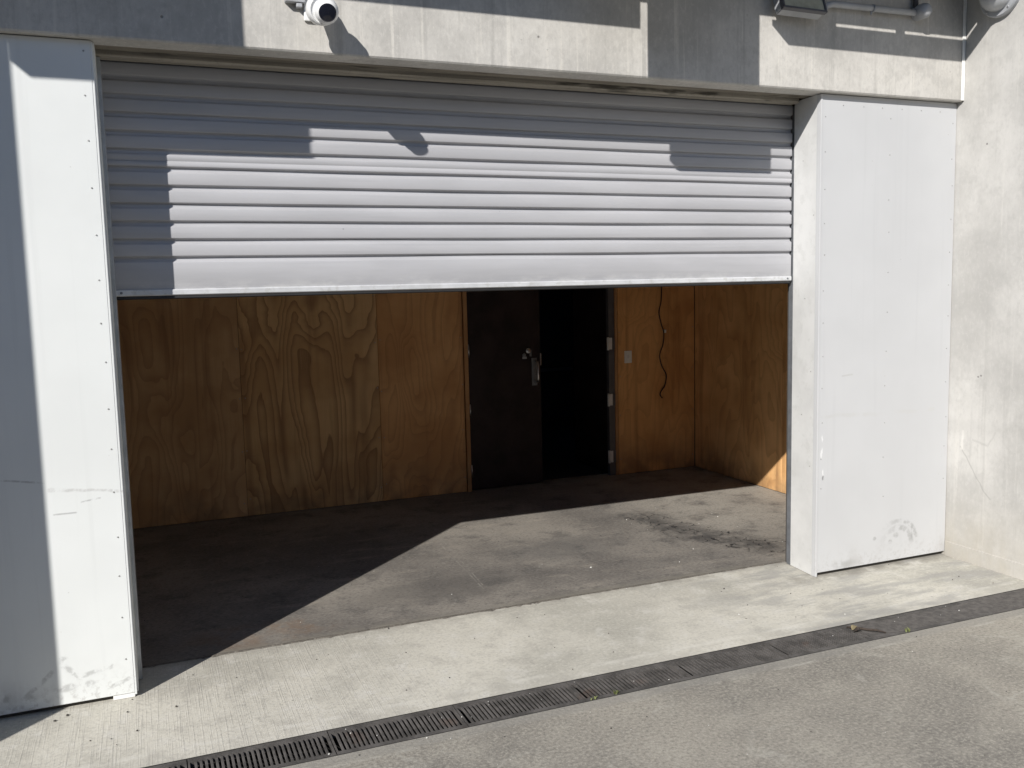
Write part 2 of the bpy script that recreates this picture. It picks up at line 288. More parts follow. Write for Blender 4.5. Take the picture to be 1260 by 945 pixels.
# ------------------------------------------------------------------ object helpers
def link(name, me, mat, parent=None, loc=(0, 0, 0)):
    o = bpy.data.objects.new(name, me); COL.objects.link(o); o.location = loc
    if mat and not me.materials: me.materials.append(mat)
    if parent:
        o.parent = parent; p = Vector((0, 0, 0)); q = parent
        while q: p += q.location; q = q.parent
        if parent.type == 'EMPTY': o.matrix_parent_inverse = Matrix.Translation(-p)
    return o
def tag(o, label, cat, group=None):
    o['label'] = label; o['category'] = cat
    if group: o['group'] = group
    return o
def thing(name, loc, label, cat, group=None):
    o = bpy.data.objects.new(name, None); COL.objects.link(o); o.location = loc; o.empty_display_size = .1
    return tag(o, label, cat, group)
def struct(o): o['kind'] = 'structure'; return o
def add_box(bm, x0, x1, y0, y1, z0, z1):
    vs = [bm.verts.new((x, y, z)) for x in (x0, x1) for y in (y0, y1) for z in (z0, z1)]
    for f in ((0, 1, 3, 2), (4, 6, 7, 5), (0, 4, 5, 1), (2, 3, 7, 6), (0, 2, 6, 4), (1, 5, 7, 3)): bm.faces.new([vs[i] for i in f])
    return vs
def mesh(bm, name, smooth=False):
    bmesh.ops.recalc_face_normals(bm, faces=bm.faces)
    me = bpy.data.meshes.new(name); bm.to_mesh(me); bm.free()
    if smooth:
        for p in me.polygons: p.use_smooth = True
    return me
def box(name, x, y, z, mat, parent=None, bev=0, seg=2):
    bm = bmesh.new(); add_box(bm, *x, *y, *z)
    if bev: bmesh.ops.bevel(bm, geom=bm.edges[:], offset=bev, segments=seg, affect='EDGES', profile=.6)
    return link(name, mesh(bm, name), mat, parent)
def add_tube(bm, pts, r, n=10, cap=True):
    pts = [Vector(p) for p in pts]; rings = []
    for i, p in enumerate(pts):
        d = (pts[min(i+1, len(pts)-1)] - pts[max(i-1, 0)]).normalized()
        a = d.orthogonal().normalized() if not rings else (rings[-1][1] - d*rings[-1][1].dot(d)).normalized()
        b = d.cross(a); rr = r[i] if isinstance(r, (list, tuple)) else r
        rings.append(([bm.verts.new(p + (a*math.cos(t) + b*math.sin(t))*rr) for t in [2*math.pi*j/n for j in range(n)]], a))
    for (A, _), (B, _) in zip(rings, rings[1:]):
        for j in range(n): bm.faces.new((A[j], A[(j+1) % n], B[(j+1) % n], B[j]))
    if cap: bm.faces.new(rings[0][0][::-1]); bm.faces.new(rings[-1][0])
def tube(name, pts, r, mat, parent=None, n=10, smooth=True):
    bm = bmesh.new(); add_tube(bm, pts, r, n); return link(name, mesh(bm, name, smooth), mat, parent)
def lathe(name, origin, axis, prof, mat, parent=None, n=28, smooth=True):
    # prof: list of (distance along axis, radius)
    ax = Vector(axis).normalized(); o = Vector(origin)
    bm = bmesh.new(); a = ax.orthogonal().normalized(); b = ax.cross(a); rings = []
    for h, r in prof:
        c = o + ax*h
        rings.append([bm.verts.new(c + (a*math.cos(2*math.pi*j/n) + b*math.sin(2*math.pi*j/n))*max(r, 1e-4)) for j in range(n)])
    for A, B in zip(rings, rings[1:]):
        for j in range(n): bm.faces.new((A[j], A[(j+1) % n], B[(j+1) % n], B[j]))
    bm.faces.new(rings[0][::-1]); bm.faces.new(rings[-1])
    me = mesh(bm, name, smooth); o_ = link(name, me, mat, parent)
    if smooth:
        m = o_.modifiers.new('split', 'EDGE_SPLIT'); m.split_angle = math.radians(35)
    return o_
def prism(name, poly, x0, x1, mat, parent=None):
    # poly: (y,z) outline extruded along x
    bm = bmesh.new(); A = [bm.verts.new((x0, y, z)) for y, z in poly]; B = [bm.verts.new((x1, y, z)) for y, z in poly]
    n = len(poly)
    for j in range(n): bm.faces.new((A[j], A[(j+1) % n], B[(j+1) % n], B[j]))
    bm.faces.new(A[::-1]); bm.faces.new(B)
    return link(name, mesh(bm, name), mat, parent)

XL, XR, XW = 0.0, 3.517, 4.479        # opening left, right, side wall
ZL, YL = 2.631, -.042                  # lintel underside and face
YB, XI = 2.935, 4.667                 # back wall, interior right wall
D1, D2, YS = -.6205, -.8266, .312     # drain edges, slab joint

# ------------------------------------------------------------------ ground
struct(box('ground', (-150, 150), (-150, 150), (-.62, -.5), CORE))
struct(box('driveway', (-60, 60), (-60, D2), (-.4, 0), DRIVE))
bm = bmesh.new(); nx = 60                                        # apron with a slightly uneven garage edge
struct(box('apron', (-12, XW), (D1, YS-.004), (-.4, 0), APRON))
struct(box('garage_floor', (-1.3, XI+.02), (YS, 6.5), (-.4, .002), SLAB))

bm = bmesh.new(); prev = None; xx = -1.0                            # dirty, chipped joint between slab and apron
while xx < XR+.02:
    w0 = .004+.006*random.random()**2 + (.012 if random.random() < .06 else 0); w1 = .003+.004*random.random()
    row = [bm.verts.new((xx, YS-.002-w0, .0008)), bm.verts.new((xx, YS-.002-w0*.5, .0042)), bm.verts.new((xx, YS+w1, .0042)), bm.verts.new((xx, YS+w1+.003, .0026))]
    if prev:
        for j in range(3): bm.faces.new((prev[j], prev[j+1], row[j+1], row[j]))
    prev = row; xx += random.uniform(.012, .03)
struct(link('floor_joint', mesh(bm, 'floor_joint', True), mat_simple('joint_dirt', (.11, .098, .082), .95, 0, .3, 40, .4, dirt=(.28, .26, .22))))

# ------------------------------------------------------------------ building shell
lw = thing('concrete_lintel', (1.55, .1, ZL), 'board formed grey concrete lintel wall above the roller door', 'wall')
prism('beam', [(YL, ZL+.007), (YL+.005, ZL), (.075, ZL), (.075, ZL+.03), (.30, ZL+.03), (.30, 5.0), (YL, 5.0)], -1.62, XW-.006, CONC, lw)
prism('soffit_board', [(.079, ZL+.026), (.079, ZL+.004), (.165, ZL+.004), (.165, ZL+.026)], XL-.02, XR+.02, SOFF, lw)
prism('head_rail', [(.168, ZL+.026), (.168, ZL-.012), (.176, ZL-.020), (.232, ZL-.020), (.232, ZL+.026)], XL+.002, XR-.012, HEAD, lw)
bmx = [XW-.024, XW-.003]
prism('sealant_joint', [(YL-.006, ZL+.004), (YL-.002, ZL+.004), (YL-.002, 4.9), (YL-.006, 4.9)], bmx[0], bmx[1], SEAL, lw)

rw = thing('side_wall', (XW+.15, -2.6, 0), 'pale concrete side wall on the right, running towards the viewer', 'wall')
box('wall', (XW, XW+.3), (-7, .30), (-.1, 5.0), CONC_R, rw)
box('kick_strip', (XW-.007, XW+.05), (-7, -.004), (-.1, .088), CONC_R, rw, .003)
lwall = thing('return_wall', (-1.53, -.5, 0), 'concrete return wall left of the garage, beyond the white pier', 'wall')
box('wall', (-1.66, -1.377), (-1.06, -.036), (-.1, 5.2), CONC, lwall)

shell = thing('garage_room', (1.7, 1.6, 0), 'plywood lined garage room behind the roller door', 'room')
box('ceiling', (-1.3, XI+.05), (.305, YB+.1), (3.05, 3.15), CEIL, shell)
box('roof', (-1.7, XW+.3), (.32, 7), (4.9, 5.0), CEIL, shell)
box('left_wall', (-1.35, -1.25), (.31, YB), (0, 3.05), PLY_D, shell)
box('left_front_wall', (-1.3, -.06), (.31, .36), (0, 3.05), PLY_D, shell)
box('right_front_wall', (XR+.10, XI+.06), (.31, .36), (0, 3.05), PLY_D, shell)
box('front_bulkhead', (-1.3, XI), (.31, .34), (2.70, 3.05), CEIL, shell)
box('right_stud_wall', (XI+.016, XI+.1), (.31, YB+.1), (0, 3.05), CORE, shell)
box('back_stud_wall', (-1.3, 2.49), (YB+.016, YB+.1), (0, 3.05), CORE, shell); box('back_stud_wall', (3.89, XI+.05), (YB+.016, YB+.1), (0, 3.05), CORE, shell)
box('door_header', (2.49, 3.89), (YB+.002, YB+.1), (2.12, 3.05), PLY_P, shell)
def sheet(x, y, z, m): return box('plywood_sheet', x, y, z, m, shell, .0015, 1)
G = .0013
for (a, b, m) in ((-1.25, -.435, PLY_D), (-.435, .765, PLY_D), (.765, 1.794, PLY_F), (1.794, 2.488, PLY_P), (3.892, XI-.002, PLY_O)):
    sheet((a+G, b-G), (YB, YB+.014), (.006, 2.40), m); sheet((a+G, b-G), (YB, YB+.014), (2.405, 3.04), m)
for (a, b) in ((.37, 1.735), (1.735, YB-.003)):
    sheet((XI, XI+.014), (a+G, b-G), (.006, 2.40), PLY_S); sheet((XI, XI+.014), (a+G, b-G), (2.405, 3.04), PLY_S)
bm = bmesh.new(); bmesh.ops.create_cone(bm, cap_ends=True, segments=7, radius1=.0045, radius2=.0035, depth=.002); bmesh.ops.rotate(bm, verts=bm.verts, matrix=Matrix.Rotation(math.pi/2, 3, 'X')); NAIL = mesh(bm, 'nail'); NAIL.materials.append(SCREW)
for xx in (-.40, .745, .785, 1.775, 1.815, 2.47, 3.91, 4.645):
    zz = .12
    while zz < 2.35: link('nail', NAIL, None, shell, (xx+random.uniform(-.006, .006), YB-.0008, zz+random.uniform(-.03, .03))); zz += .38
# dark room beyond the double doors
dk = thing('dark_room', (3.2, 4.6, 0), 'unlit dark room seen through the open right hand door', 'room')
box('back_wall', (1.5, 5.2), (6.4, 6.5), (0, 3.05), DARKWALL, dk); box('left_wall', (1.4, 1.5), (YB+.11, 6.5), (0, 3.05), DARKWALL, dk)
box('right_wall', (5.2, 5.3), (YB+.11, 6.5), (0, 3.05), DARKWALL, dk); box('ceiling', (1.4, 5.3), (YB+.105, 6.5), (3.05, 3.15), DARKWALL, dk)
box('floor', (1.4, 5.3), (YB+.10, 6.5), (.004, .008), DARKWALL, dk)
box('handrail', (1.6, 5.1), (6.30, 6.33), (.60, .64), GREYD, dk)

# ------------------------------------------------------------------ double doors at the back
dd = thing('double_door', (3.19, YB, 0), 'dark brown double door at the back, left leaf shut, right leaf open', 'door')
box('door_jamb', (2.4925, 2.526), (YB-.012, YB+.09), (.004, 2.11), TRIM, dd, .002); box('door_jamb', (3.862, 3.8885), (YB-.003, YB+.09), (.004, 2.11), TRIM, dd, .002)
box('door_head', (2.527, 3.861), (YB-.010, YB+.09), (2.075, 2.115), TRIM, dd, .002)
leaf = box('door_leaf', (2.531, 3.170), (YB+.012, YB+.052), (.012, 2.07), DOOR, dd, .003); leaf['label'] = 'shut left leaf with pull handle'
rleaf = box('door_leaf', (3.812, 3.852), (YB+.06, YB+.70), (.012, 2.07), DOOR, dd, .003); rleaf['label'] = 'right leaf swung open into the dark room'
pl = box('handle_plate', (3.086, 3.134), (YB+.004, YB+.0118), (.835, 1.065), GALV_D, dd, .003)
tube('pull_handle', [(3.120, YB+.006, 1.035), (3.120, YB-.035, 1.030), (3.120, YB-.045, 1.01), (3.120, YB-.045, .89), (3.120, YB-.035, .87), (3.120, YB+.006, .865)], .009, STEEL, dd)
box('strike_edge', (3.1645, 3.1735), (YB+.005, YB+.0535), (1.0, 1.10), STEEL, dd, .001)
lathe('lock_cylinder', (3.06, YB+.0118, 1.125), (0, -1, 0), [(0, .022), (.006, .022), (.010, .018), (.012, .010), (.020, .009)], STEEL, dd)
lathe('lock_cylinder', (3.022, YB+.0118, 1.09), (0, -1, 0), [(0, .016), (.004, .016), (.006, .010)], GALV_D, dd)
box('lock_scar', (3.005, 3.045), (YB+.0090, YB+.0118), (1.06, 1.078), GREYC, dd, .001); box('lock_scar', (3.07, 3.088), (YB+.0085, YB+.0118), (1.078, 1.13), GALV_D, dd, .001)
for z in (1.151, .668, .171):
    tube('hinge', [(3.795, YB-.004, z-.055), (3.795, YB-.004, z+.055)], .010, HINGE, dd); box('hinge_leaf', (3.802, 3.834), (YB-.0045, YB+.002), (z-.05, z+.05), HINGE, dd, .001)
    box('hinge_packer', (3.834, 3.8615), (YB-.0040, YB+.001), (z-.05, z+.05), GREYD, dd, .001)
    tube('hinge', [(2.530, YB-.014, z-.05), (2.530, YB-.014, z+.05)], .006, STEEL, dd)
box('jamb_stop', (3.806, 3.8615), (YB+.006, YB+.05), (.004, 2.07), GREYD, dd, .002)

sw = thing('light_switch', (3.988, YB-.001, 1.03), 'small white switch plate on the plywood beside the double door', 'switch')
box('plate', (3.953, 4.023), (YB-.010, YB-.0005), (.976, 1.082), SEAL, sw, .003); box('rocker', (3.975, 3.995), (YB-.014, YB-.0095), (1.02, 1.045), WHITEP, sw, .001)
cz = [(4.325, 2.35), (4.33, 1.95), (4.322, 1.62), (4.316, 1.50), (4.295, 1.40), (4.318, 1.30), (4.343, 1.22), (4.332, 1.12), (4.300, 1.03), (4.318, .94), (4.358, .87), (4.366, .83), (4.35, .76), (4.312, .71), (4.302, .68), (4.318, .655), (4.326, .652)]
def smooth_path(p, k=5):
    out = []
    for i in range(len(p)-1):
        a, b, c, d = [Vector(p[max(0, min(len(p)-1, i+j))]) for j in (-1, 0, 1, 2)]
        for s in range(k):
            t = s/k; out.append(.5*((2*b) + (c-a)*t + (2*a-5*b+4*c-d)*t*t + (-a+3*b-3*c+d)*t**3))
    return out + [Vector(p[-1])]
cbl = thing('hanging_cable', (4.33, YB-.02, .65), 'thin black cable hanging loosely down the plywood by the corner', 'cable')
tube('cord', smooth_path([(x, YB-.012, z) for x, z in cz]), .0048, CABLE, cbl, 8)
box('cable_clip', (4.347, 4.368), (YB-.012, YB-.0005), (1.222, 1.25), WHITEP, cbl, .002)

# ------------------------------------------------------------------ white piers
def screw_mesh():
    bm = bmesh.new(); bmesh.ops.create_cone(bm, cap_ends=True, segments=8, radius1=.0040, radius2=.0025, depth=.003)
    bmesh.ops.rotate(bm, verts=bm.verts, matrix=Matrix.Rotation(math.pi/2, 3, 'X')); me = bpy.data.meshes.new('screw'); bm.to_mesh(me); bm.free(); me.materials.append(SCREW); return me
SCM = screw_mesh()
lp = thing('white_pier', (-.69, .12, 0), 'white panelled pier left of the roller door, half in shadow', 'pier')
box('panel', (-1.37, -.0022), (0, .022), (.022, ZL-.004), PANEL_L, lp, .0015)
box('corner_trim', (-.0018, .006), (.0012, .030), (.012, ZL-.006), PANEL_L, lp, .0015)
box('reveal_panel', (-.004, .012), (.0305, .172), (.012, ZL-.002), PANEL_L, lp, .0015)
box('core', (-1.37, -.0045), (.0225, .30), (.002, ZL+.02), CORE, lp)
box('packer', (-.085, -.002), (.0035, .022), (.001, .0205), WHITEP, lp, .002)
rp = thing('white_pier', (4.0, .12, 0), 'white panelled pier right of the roller door, fully sunlit', 'pier')
box('panel', (XR+.006, XW-.004), (0, .022), (.024, ZL-.004), PANEL_R, rp, .0015)
box('corner_trim', (XR-.008, XR+.0045), (-.003, .030), (.002, ZL-.004), PANEL_R, rp, .002)
prismx = bmesh.new()
bm = bmesh.new()
pts = [(XR-.006, .0305), (XR+.014, .235), (XR+.03, .235), (XR+.012, .0305)]
A = [bm.verts.new((x, y, .003)) for x, y in pts]; B = [bm.verts.new((x, y, ZL-.002)) for x, y in pts]
for j in range(4): bm.faces.new((A[j], A[(j+1) % 4], B[(j+1) % 4], B[j]))
bm.faces.new(A[::-1]); bm.faces.new(B); link('reveal_panel', mesh(bm, 'reveal_panel'), REVEAL, rp); prismx.free()  # reveal colour lightened to make up for weaker sun on its splayed face
box('core', (XR+.031, XW-.002), (.0225, .30), (.002, ZL+.02), CORE, rp)
zz = 2.585
while zz > .1:
    link('screw', SCM, None, lp, (-.028+random.uniform(-.004, .004), -.001, zz+random.uniform(-.012, .012)))
    zz -= .172
for cx in (XR+.024, 3.99, XW-.028):
    zz = 2.52
    while zz > .3:
        link('screw', SCM, None, rp, (cx+random.uniform(-.006, .006), -.0005, zz+random.uniform(-.02, .02))); zz -= .185 if cx != 3.99 else .21
for cx in (3.66, 3.80, 3.93, 4.07, 4.21, 4.35): link('screw', SCM, None, rp, (cx, -.0005, 2.575))
for z0, a in ((2.0, .05), (1.55, .12), (1.15, .06), (.9, .14), (2.3, .15), (.62, .06)):
    o = link('screw', SCM, None, rp, (XR-.006+.0976*(a-.03)-.0005, a, z0)); o.rotation_euler = (0, 0, -math.pi/2)

# ------------------------------------------------------------------ roller door
rd = thing('roller_door', (1.76, .25, 1.64), 'pale grey corrugated roller door, half raised', 'roller door')
XA, XB = XL+.016, XR+.006; YF, YG = .244, .2585
grooves = [2.70, 2.626, 2.552, 2.478, 2.404, 2.330, 2.256, 2.183, 2.107, 2.032, 1.957, 1.882, 1.807]
def slat_profile(h, crease=False):
    # one corrugation from the groove below it (z=0) to the groove above (z=h)
    p = [(YG, 0), (YG, .0045), (YG-.002, .0062), (YF+.003, .0085), (YF+.0008, .0098), (YF, .0120)]
    if crease: p += [(YF, h*.42), (YF+.0028, h*.42+.0006), (YF+.0028, h*.42+.0020), (YF+.0006, h*.42+.005)]
    p += [(YF, h-.0190), (YF+.0008, h-.0170), (YF+.0030, h-.0155), (YG-.0030, h-.0100), (YG-.0008, h-.0086), (YG, h-.0070), (YG, h)]
    return p
def add_sheet(bm, prof, z0, x0, x1, t=.0009, n=14):
    cols = [x0 + (x1-x0)*i/n for i in range(n+1)]
    rows = []
    for y, z in prof: rows.append([bm.verts.new((x, y + .0012*math.sin(x*2.1+z0*9)+.0008*math.sin(x*5.3+z0*31), z0+z)) for x in cols])
    for a, b in zip(rows, rows[1:]):
        for i in range(n):
            f = bm.faces.new((a[i], a[i+1], b[i+1], b[i])); f.smooth = True
for i, (zt, zb) in enumerate(zip(grooves, grooves[1:])):
    bm = bmesh.new(); add_sheet(bm, slat_profile(zt-zb, i == 6), zb, XA, XB)
    for f in bm.faces: pass
    me = bpy.data.meshes.new('slat'); bm.to_mesh(me); bm.free()
    link('slat', me, CURT, rd)
# the deep bottom slat
hb = 1.807-1.672
bm = bmesh.new(); add_sheet(bm, [(YF+.002, 0), (YF, .004), (YF, hb-.0195), (YF+.0008, hb-.0168), (YF+.0028, hb-.0148), (YG-.0028, hb-.0092), (YG-.0008, hb-.0076), (YG, hb-.0055), (YG, hb)], 1.672, XA, XB)
me = bpy.data.meshes.new('bottom_slat'); bm.to_mesh(me); bm.free(); link('bottom_slat', me, CURT, rd)
bm = bmesh.new(); add_box(bm, XA, XB, YG+.004, YG+.008, 1.66, 2.95); link('curtain_lining', mesh(bm, 'curtain_lining'), GALV_D, rd)
RAIL = mat_simple('bottom_rail_aluminium', (.66, .67, .68), .4, .25, .1, 9, dirt=(.5, .5, .48))
prism('bottom_rail', [(YF-.006, 1.675), (YF-.009, 1.671), (YF-.009, 1.653), (YF-.004, 1.649), (YG+.02, 1.649), (YG+.02, 1.675)], XA+.004, XB-.004, RAIL, rd)
prism('weather_strip', [(YF-.002, 1.6485), (YF-.002, 1.638), (YF+.006, 1.634), (YG+.012, 1.638), (YG+.012, 1.6485)], XA+.006, XB-.006, BLACK, rd)
gl = box('guide_rail', (XL-.004, XL+.0265), (.1725, .30), (.003, ZL-.022), GALV, rd, .002); gr = box('guide_rail', (XR+.0145, XR+.05), (.2365, .272), (.003, ZL-.022), GALV_D, rd, .002)
bm = bmesh.new()
bmesh.ops.create_cone(bm, cap_ends=True, segments=8, radius1=.006, radius2=.004, depth=.004); bmesh.ops.rotate(bm, verts=bm.verts, matrix=Matrix.Rotation(math.pi/2, 3, 'X'))
RIV = mesh(bm, 'rivet')
for x in (XA+.03, XB-.03): link('rivet', RIV, GALV_D, rd, (x, YF-.0105, 1.663))

# ------------------------------------------------------------------ channel drain
dr = thing('channel_drain', (2.0, -.72, 0), 'slotted iron channel drain running across in front of the garage', 'drain')
X0, X1 = -2.33, XW
bm = bmesh.new(); add_box(bm, X0, X1, D1-.004, D1+.0, -.38, .001) ; add_box(bm, X0, X1, D2, D2+.004, -.38, .001); add_box(bm, X0, X1, D2+.0045, D1-.0045, -.30, -.26)
link('channel', mesh(bm, 'channel'), TRENCH, dr)
bm = bmesh.new(); n = 90; xs = [1.3+(X1-1.3-.004)*i/n for i in range(n+1)]; rows = []
for j in range(5):
    y = D2+.006+(D1-D2-.012)*j/4
    rows.append([bm.verts.new((x, y, -.11+.107*min(1, max(0, (x-2.9)/.27)) + random.uniform(-.0016, .0016) + (.0055 if x > 3.12 else 0)*(0.6+.4*math.sin(x*3)))) for x in xs])
for a, b in zip(rows, rows[1:]):
    for i in range(n): bm.faces.new((a[i], a[i+1], b[i+1], b[i]))
si = link('silt', mesh(bm, 'silt', True), SILT, dr)
bm = bmesh.new(); add_box(bm, -.0048, .0048, D2+.030, D1-.030, -.0075, -.0012); bmesh.ops.bevel(bm, geom=[e for e in bm.edges if abs(e.verts[0].co.z+.0012) < 1e-5 and abs(e.verts[1].co.z+.0012) < 1e-5], offset=.0012, segments=1, affect='EDGES')
BAR = mesh(bm, 'bar'); BAR.materials.append(IRON)
PITCH_B = .496/28
gx = [-.83+.5*i for i in range(11)]
for a in gx:
    b = min(a+.5, X1-.004)
    if b-a < .1: continue
    bm = bmesh.new()
    add_box(bm, a+.002, b-.002, D1-.030, D1-.0045, -.022, -.0005); add_box(bm, a+.002, b-.002, D2+.0045, D2+.030, -.022, -.0005)
    add_box(bm, a+.002, a+.009, D2+.0302, D1-.0302, -.018, -.0012); add_box(bm, b-.009, b-.002, D2+.0302, D1-.0302, -.018, -.0012)
    g = link('grate', mesh(bm, 'grate'), IRON, dr)
    if a < 3.0:
        for i in range(28):
            xx = a+.002+PITCH_B*(i+.5)
            if xx > b-.012 or xx < a+.012: continue
            o = bpy.data.objects.new('bar', BAR); COL.objects.link(o); o.parent = g; o.location = (xx, 0, random.uniform(-.0006, 0))

# ------------------------------------------------------------------ unseen block added behind the viewer to cut bounce and skylight
wh = thing('shade_block', (0, -12.5, 0), 'unseen grey block added behind the viewer to deepen the shade', 'shade blocker')
WH = mat_simple('shade_block_cladding', (.16, .165, .17), .7, 0, .1, 1.5)
box('wall', (-26, 22), (-16, -9.5), (0, 5.4), WH, wh)
box('roof', (-26.2, 22.2), (-16.2, -9.3), (5.4, 5.55), GALV_D, wh, .02)
for i in range(5):
    d = box('door', (-20+i*8, -16.4+i*8), (-9.5, -9.42), (.02, 3.2), GALV_D, wh, .01)
    for j in range(8): box('door_slat', (-19.9+i*8, -16.5+i*8), (-9.44, -9.40), (.05+j*.39, .42+j*.39), GALV_D, d, .01)

# ------------------------------------------------------------------ canopy and signs above the frame (they shade the wall)
Y0 = YL
def up(xs, zs, y): t = Y0-y; return xs-SUNK*t, zs+SUNZ*t
cn = thing('entrance_canopy', (1.55, -.25, 3.4), 'flat steel canopy over the garage entrance', 'canopy')
cz0 = up(0, 2.977, -.50)[1]
box('canopy_deck', (-1.375, XW-.004), (-.50, YL-.004), (cz0, cz0+.10), GALV_D, cn)
box('fascia', (-.30, up(2.397, 0, -.56)[0]), (-.56, -.502), (up(0, 2.853, -.56)[1], cz0+.16), GALV_D, cn, .004)
bar = box('light_bar', (up(3.158, 0, -.46)[0], XW-.002), (-.56, -.46), (up(0, 2.845, -.56)[1], up(0, 2.963, -.46)[1]), GALV_D, cn)
for a, b in ((3.31, 3.555), (3.98, 4.025)):
    box('hanger', (up(a, 0, -.485)[0], up(b, 0, -.485)[0]), (-.495, -.475), (up(0, 2.955, -.46)[1], cz0-.0005), GALV_D, cn)
sg = thing('hanging_signboard', (2.24, -.53, 2.98), 'blank grey signboard hung from the canopy edge', 'sign')
box('board', (up(2.43, 0, -.50)[0], up(3.082, 0, -.56)[0]), (-.56, -.503), (up(0, 2.50, -.56)[1], cz0+.12), GALV, sg)
box('hanger', (2.2, 2.26), (-.502, -.48), (cz0+.11, cz0+.2), GALV_D, sg)
sg2 = thing('bracket_signboard', (-.8, -.93, 3.35), 'blank grey signboard bracketed off the return wall', 'sign')
box('board', (-.274-SUNK*.90, -.385), (-.96, -.90), (2.475+SUNZ*.96, 4.1), GALV, sg2)
box('bracket', (-1.376, -1.20), (-.945, -.915), (3.6, 3.65), GALV_D, sg2)

# ------------------------------------------------------------------ fixtures on the wall
def at(px, py, axis, val):                                       # a photograph point on a real plane of the building
    d = _f + _R*((px-630)/FPX) + _U*((472.5-py)/FPX); t = (val-CAMPOS[axis])/d[axis]; return CAMPOS + d*t
sc = thing('security_camera', (.86, YL, 2.80), 'white turret security camera with black lens on the lintel', 'camera')
hc = at(397, 12, 1, YL-.145); hax = Vector((.06, -1, -.26)).normalized()
box('wall_plate', (hc.x-.05, hc.x+.055), (YL-.014, YL), (hc.z-.01, hc.z+.13), WHITEP, sc, .004)
bm = bmesh.new(); add_tube(bm, [(hc.x+.004, YL-.010, hc.z+.062), (hc.x+.003, YL-.06, hc.z+.055), hc-hax*.045], [.036, .036, .042], 20); link('arm', mesh(bm, 'arm', True), WHITEP, sc)
lathe('housing', hc-hax*.05, hax, [(0, .050), (.006, .056), (.016, .060), (.052, .060), (.060, .057), (.063, .052), (.058, .048)], WHITEP, sc, 36)
look = Vector((-.10, -1, -.42)).normalized(); bc = hc + hax*.022 + Vector((.010, 0, -.006))
bl = lathe('eyeball', bc, look, [(.048*math.sin(a), .048*math.cos(a)) for a in [math.radians(-85+i*10) for i in range(0, 14)]], WHITEP, sc)
lathe('lens_face', bc + look*.0350, look, [(-.004, .0345), (.004, .0345), (.008, .031), (.009, .022), (.012, .010)], BLACKG, sc)
cj = thing('conduit_stub', (.74, YL, 2.85), 'small grey cable gland beside the security camera', 'conduit')
q = at(366, 3, 1, YL-.02)
box('gland', (q.x-.05, q.x+.03), (YL-.035, YL), (q.z-.002, q.z+.05), GREYC, cj, .004); box('knuckle', (q.x-.006, q.x+.018), (YL-.03, YL-.002), (q.z-.020, q.z-.0025), GREYC, cj, .004)

fl = thing('floodlight', (3.4, YL, 3.0), 'grey floodlight with glass face on the wall above the right pier', 'floodlight')
YFd = -.15
a = at(964, 9, 1, YFd); b = at(1018, 16, 1, YFd)
ux = (b-a).normalized(); lenx = (b-a).length; upv = Vector((0, .35, 1)).normalized(); upv = (upv - ux*upv.dot(ux)).normalized(); nrm = ux.cross(upv)   # faces the viewer and down
if nrm.y > 0: nrm = -nrm
def obox(name, o, u0, u1, v0, v1, w0, w1, mat, parent, bev=0):
    bm = bmesh.new(); vs = add_box(bm, u0, u1, w0, w1, v0, v1)
    for v in bm.verts: v.co = o + ux*v.co.x + upv*v.co.z + nrm*v.co.y
    if bev: bmesh.ops.bevel(bm, geom=bm.edges[:], offset=bev, segments=2, affect='EDGES')
    return link(name, mesh(bm, name), mat, parent)
obox('housing', a, .004, lenx-.004, .004, .165, -.07, -.004, GREYC, fl, .006)
for n_, u0, u1, v0, v1 in (('bezel', 0, lenx, 0, .012), ('bezel', 0, lenx, .158, .17), ('bezel', 0, .012, .0125, .1575), ('bezel', lenx-.012, lenx, .0125, .1575)): obox(n_, a, u0, u1, v0, v1, -.02, .006, GREYD, fl, .002)
obox('glass', a, .0125, lenx-.0125, .0125, .1575, -.004, .0, LAMPG, fl)
s0 = a + ux*(lenx+.001) + upv*.05
p0 = at(1024, 5, 1, YL-.03); p1 = at(1128, 16, 1, YL-.03)
tube('arm', [a+ux*(lenx-.01)+upv*.055+nrm*-.045, p0, p1], .0165, GREYC, fl, 12)
obox('arm_clamp', a, lenx-.003, lenx+.03, .03, .075, -.06, -.012, GREYC, fl, .006)
jb = at(1135, 14, 1, YL-.045)
lathe('junction_box', (jb.x, YL, jb.z), (0, -1, 0), [(0, .040), (.055, .040), (.075, .036), (.088, .024), (.092, .010)], GREYC, fl)
tube('riser', [(jb.x-.022, YL-.02, jb.z+.02), (jb.x-.022, YL-.02, 3.36)], .013, GREYD, fl, 10)
bp = at(1072, 12, 1, YL-.03); tube('set_screw', [(bp.x, bp.y, bp.z), (bp.x, bp.y, bp.z-.026)], [.004, .006], GREYC, fl, 8)
tube('saddle', [p0.lerp(p1, .46), p0.lerp(p1, .485)], .020, GREYC, fl, 12)

bk = thing('bulkhead_light', (XW, -.25, 3.15), 'grey domed bulkhead light high on the side wall', 'light')
rb = at(1222, 21, 0, XW-.03); rc = Vector((XW, rb.y-.028, rb.z+.115))
lathe('flange', rc, (-1, 0, 0), [(0, .122), (.022, .122), (.030, .116), (.032, .094)], GREYC, bk, 40)
lathe('dome', rc - Vector((.030, 0, 0)), (-1, 0, 0), [(0, .093), (.02, .092), (.045, .084), (.068, .067), (.083, .043), (.089, .015)], DOME, bk, 40)
for t in (-2.2, -.9, .5, 2.0): lathe('screw', rc + Vector((-.028, .106*math.cos(t), .106*math.sin(t))), (-1, 0, 0), [(0, .007), (.006, .006), (.008, .003)], STEEL, bk, 10)

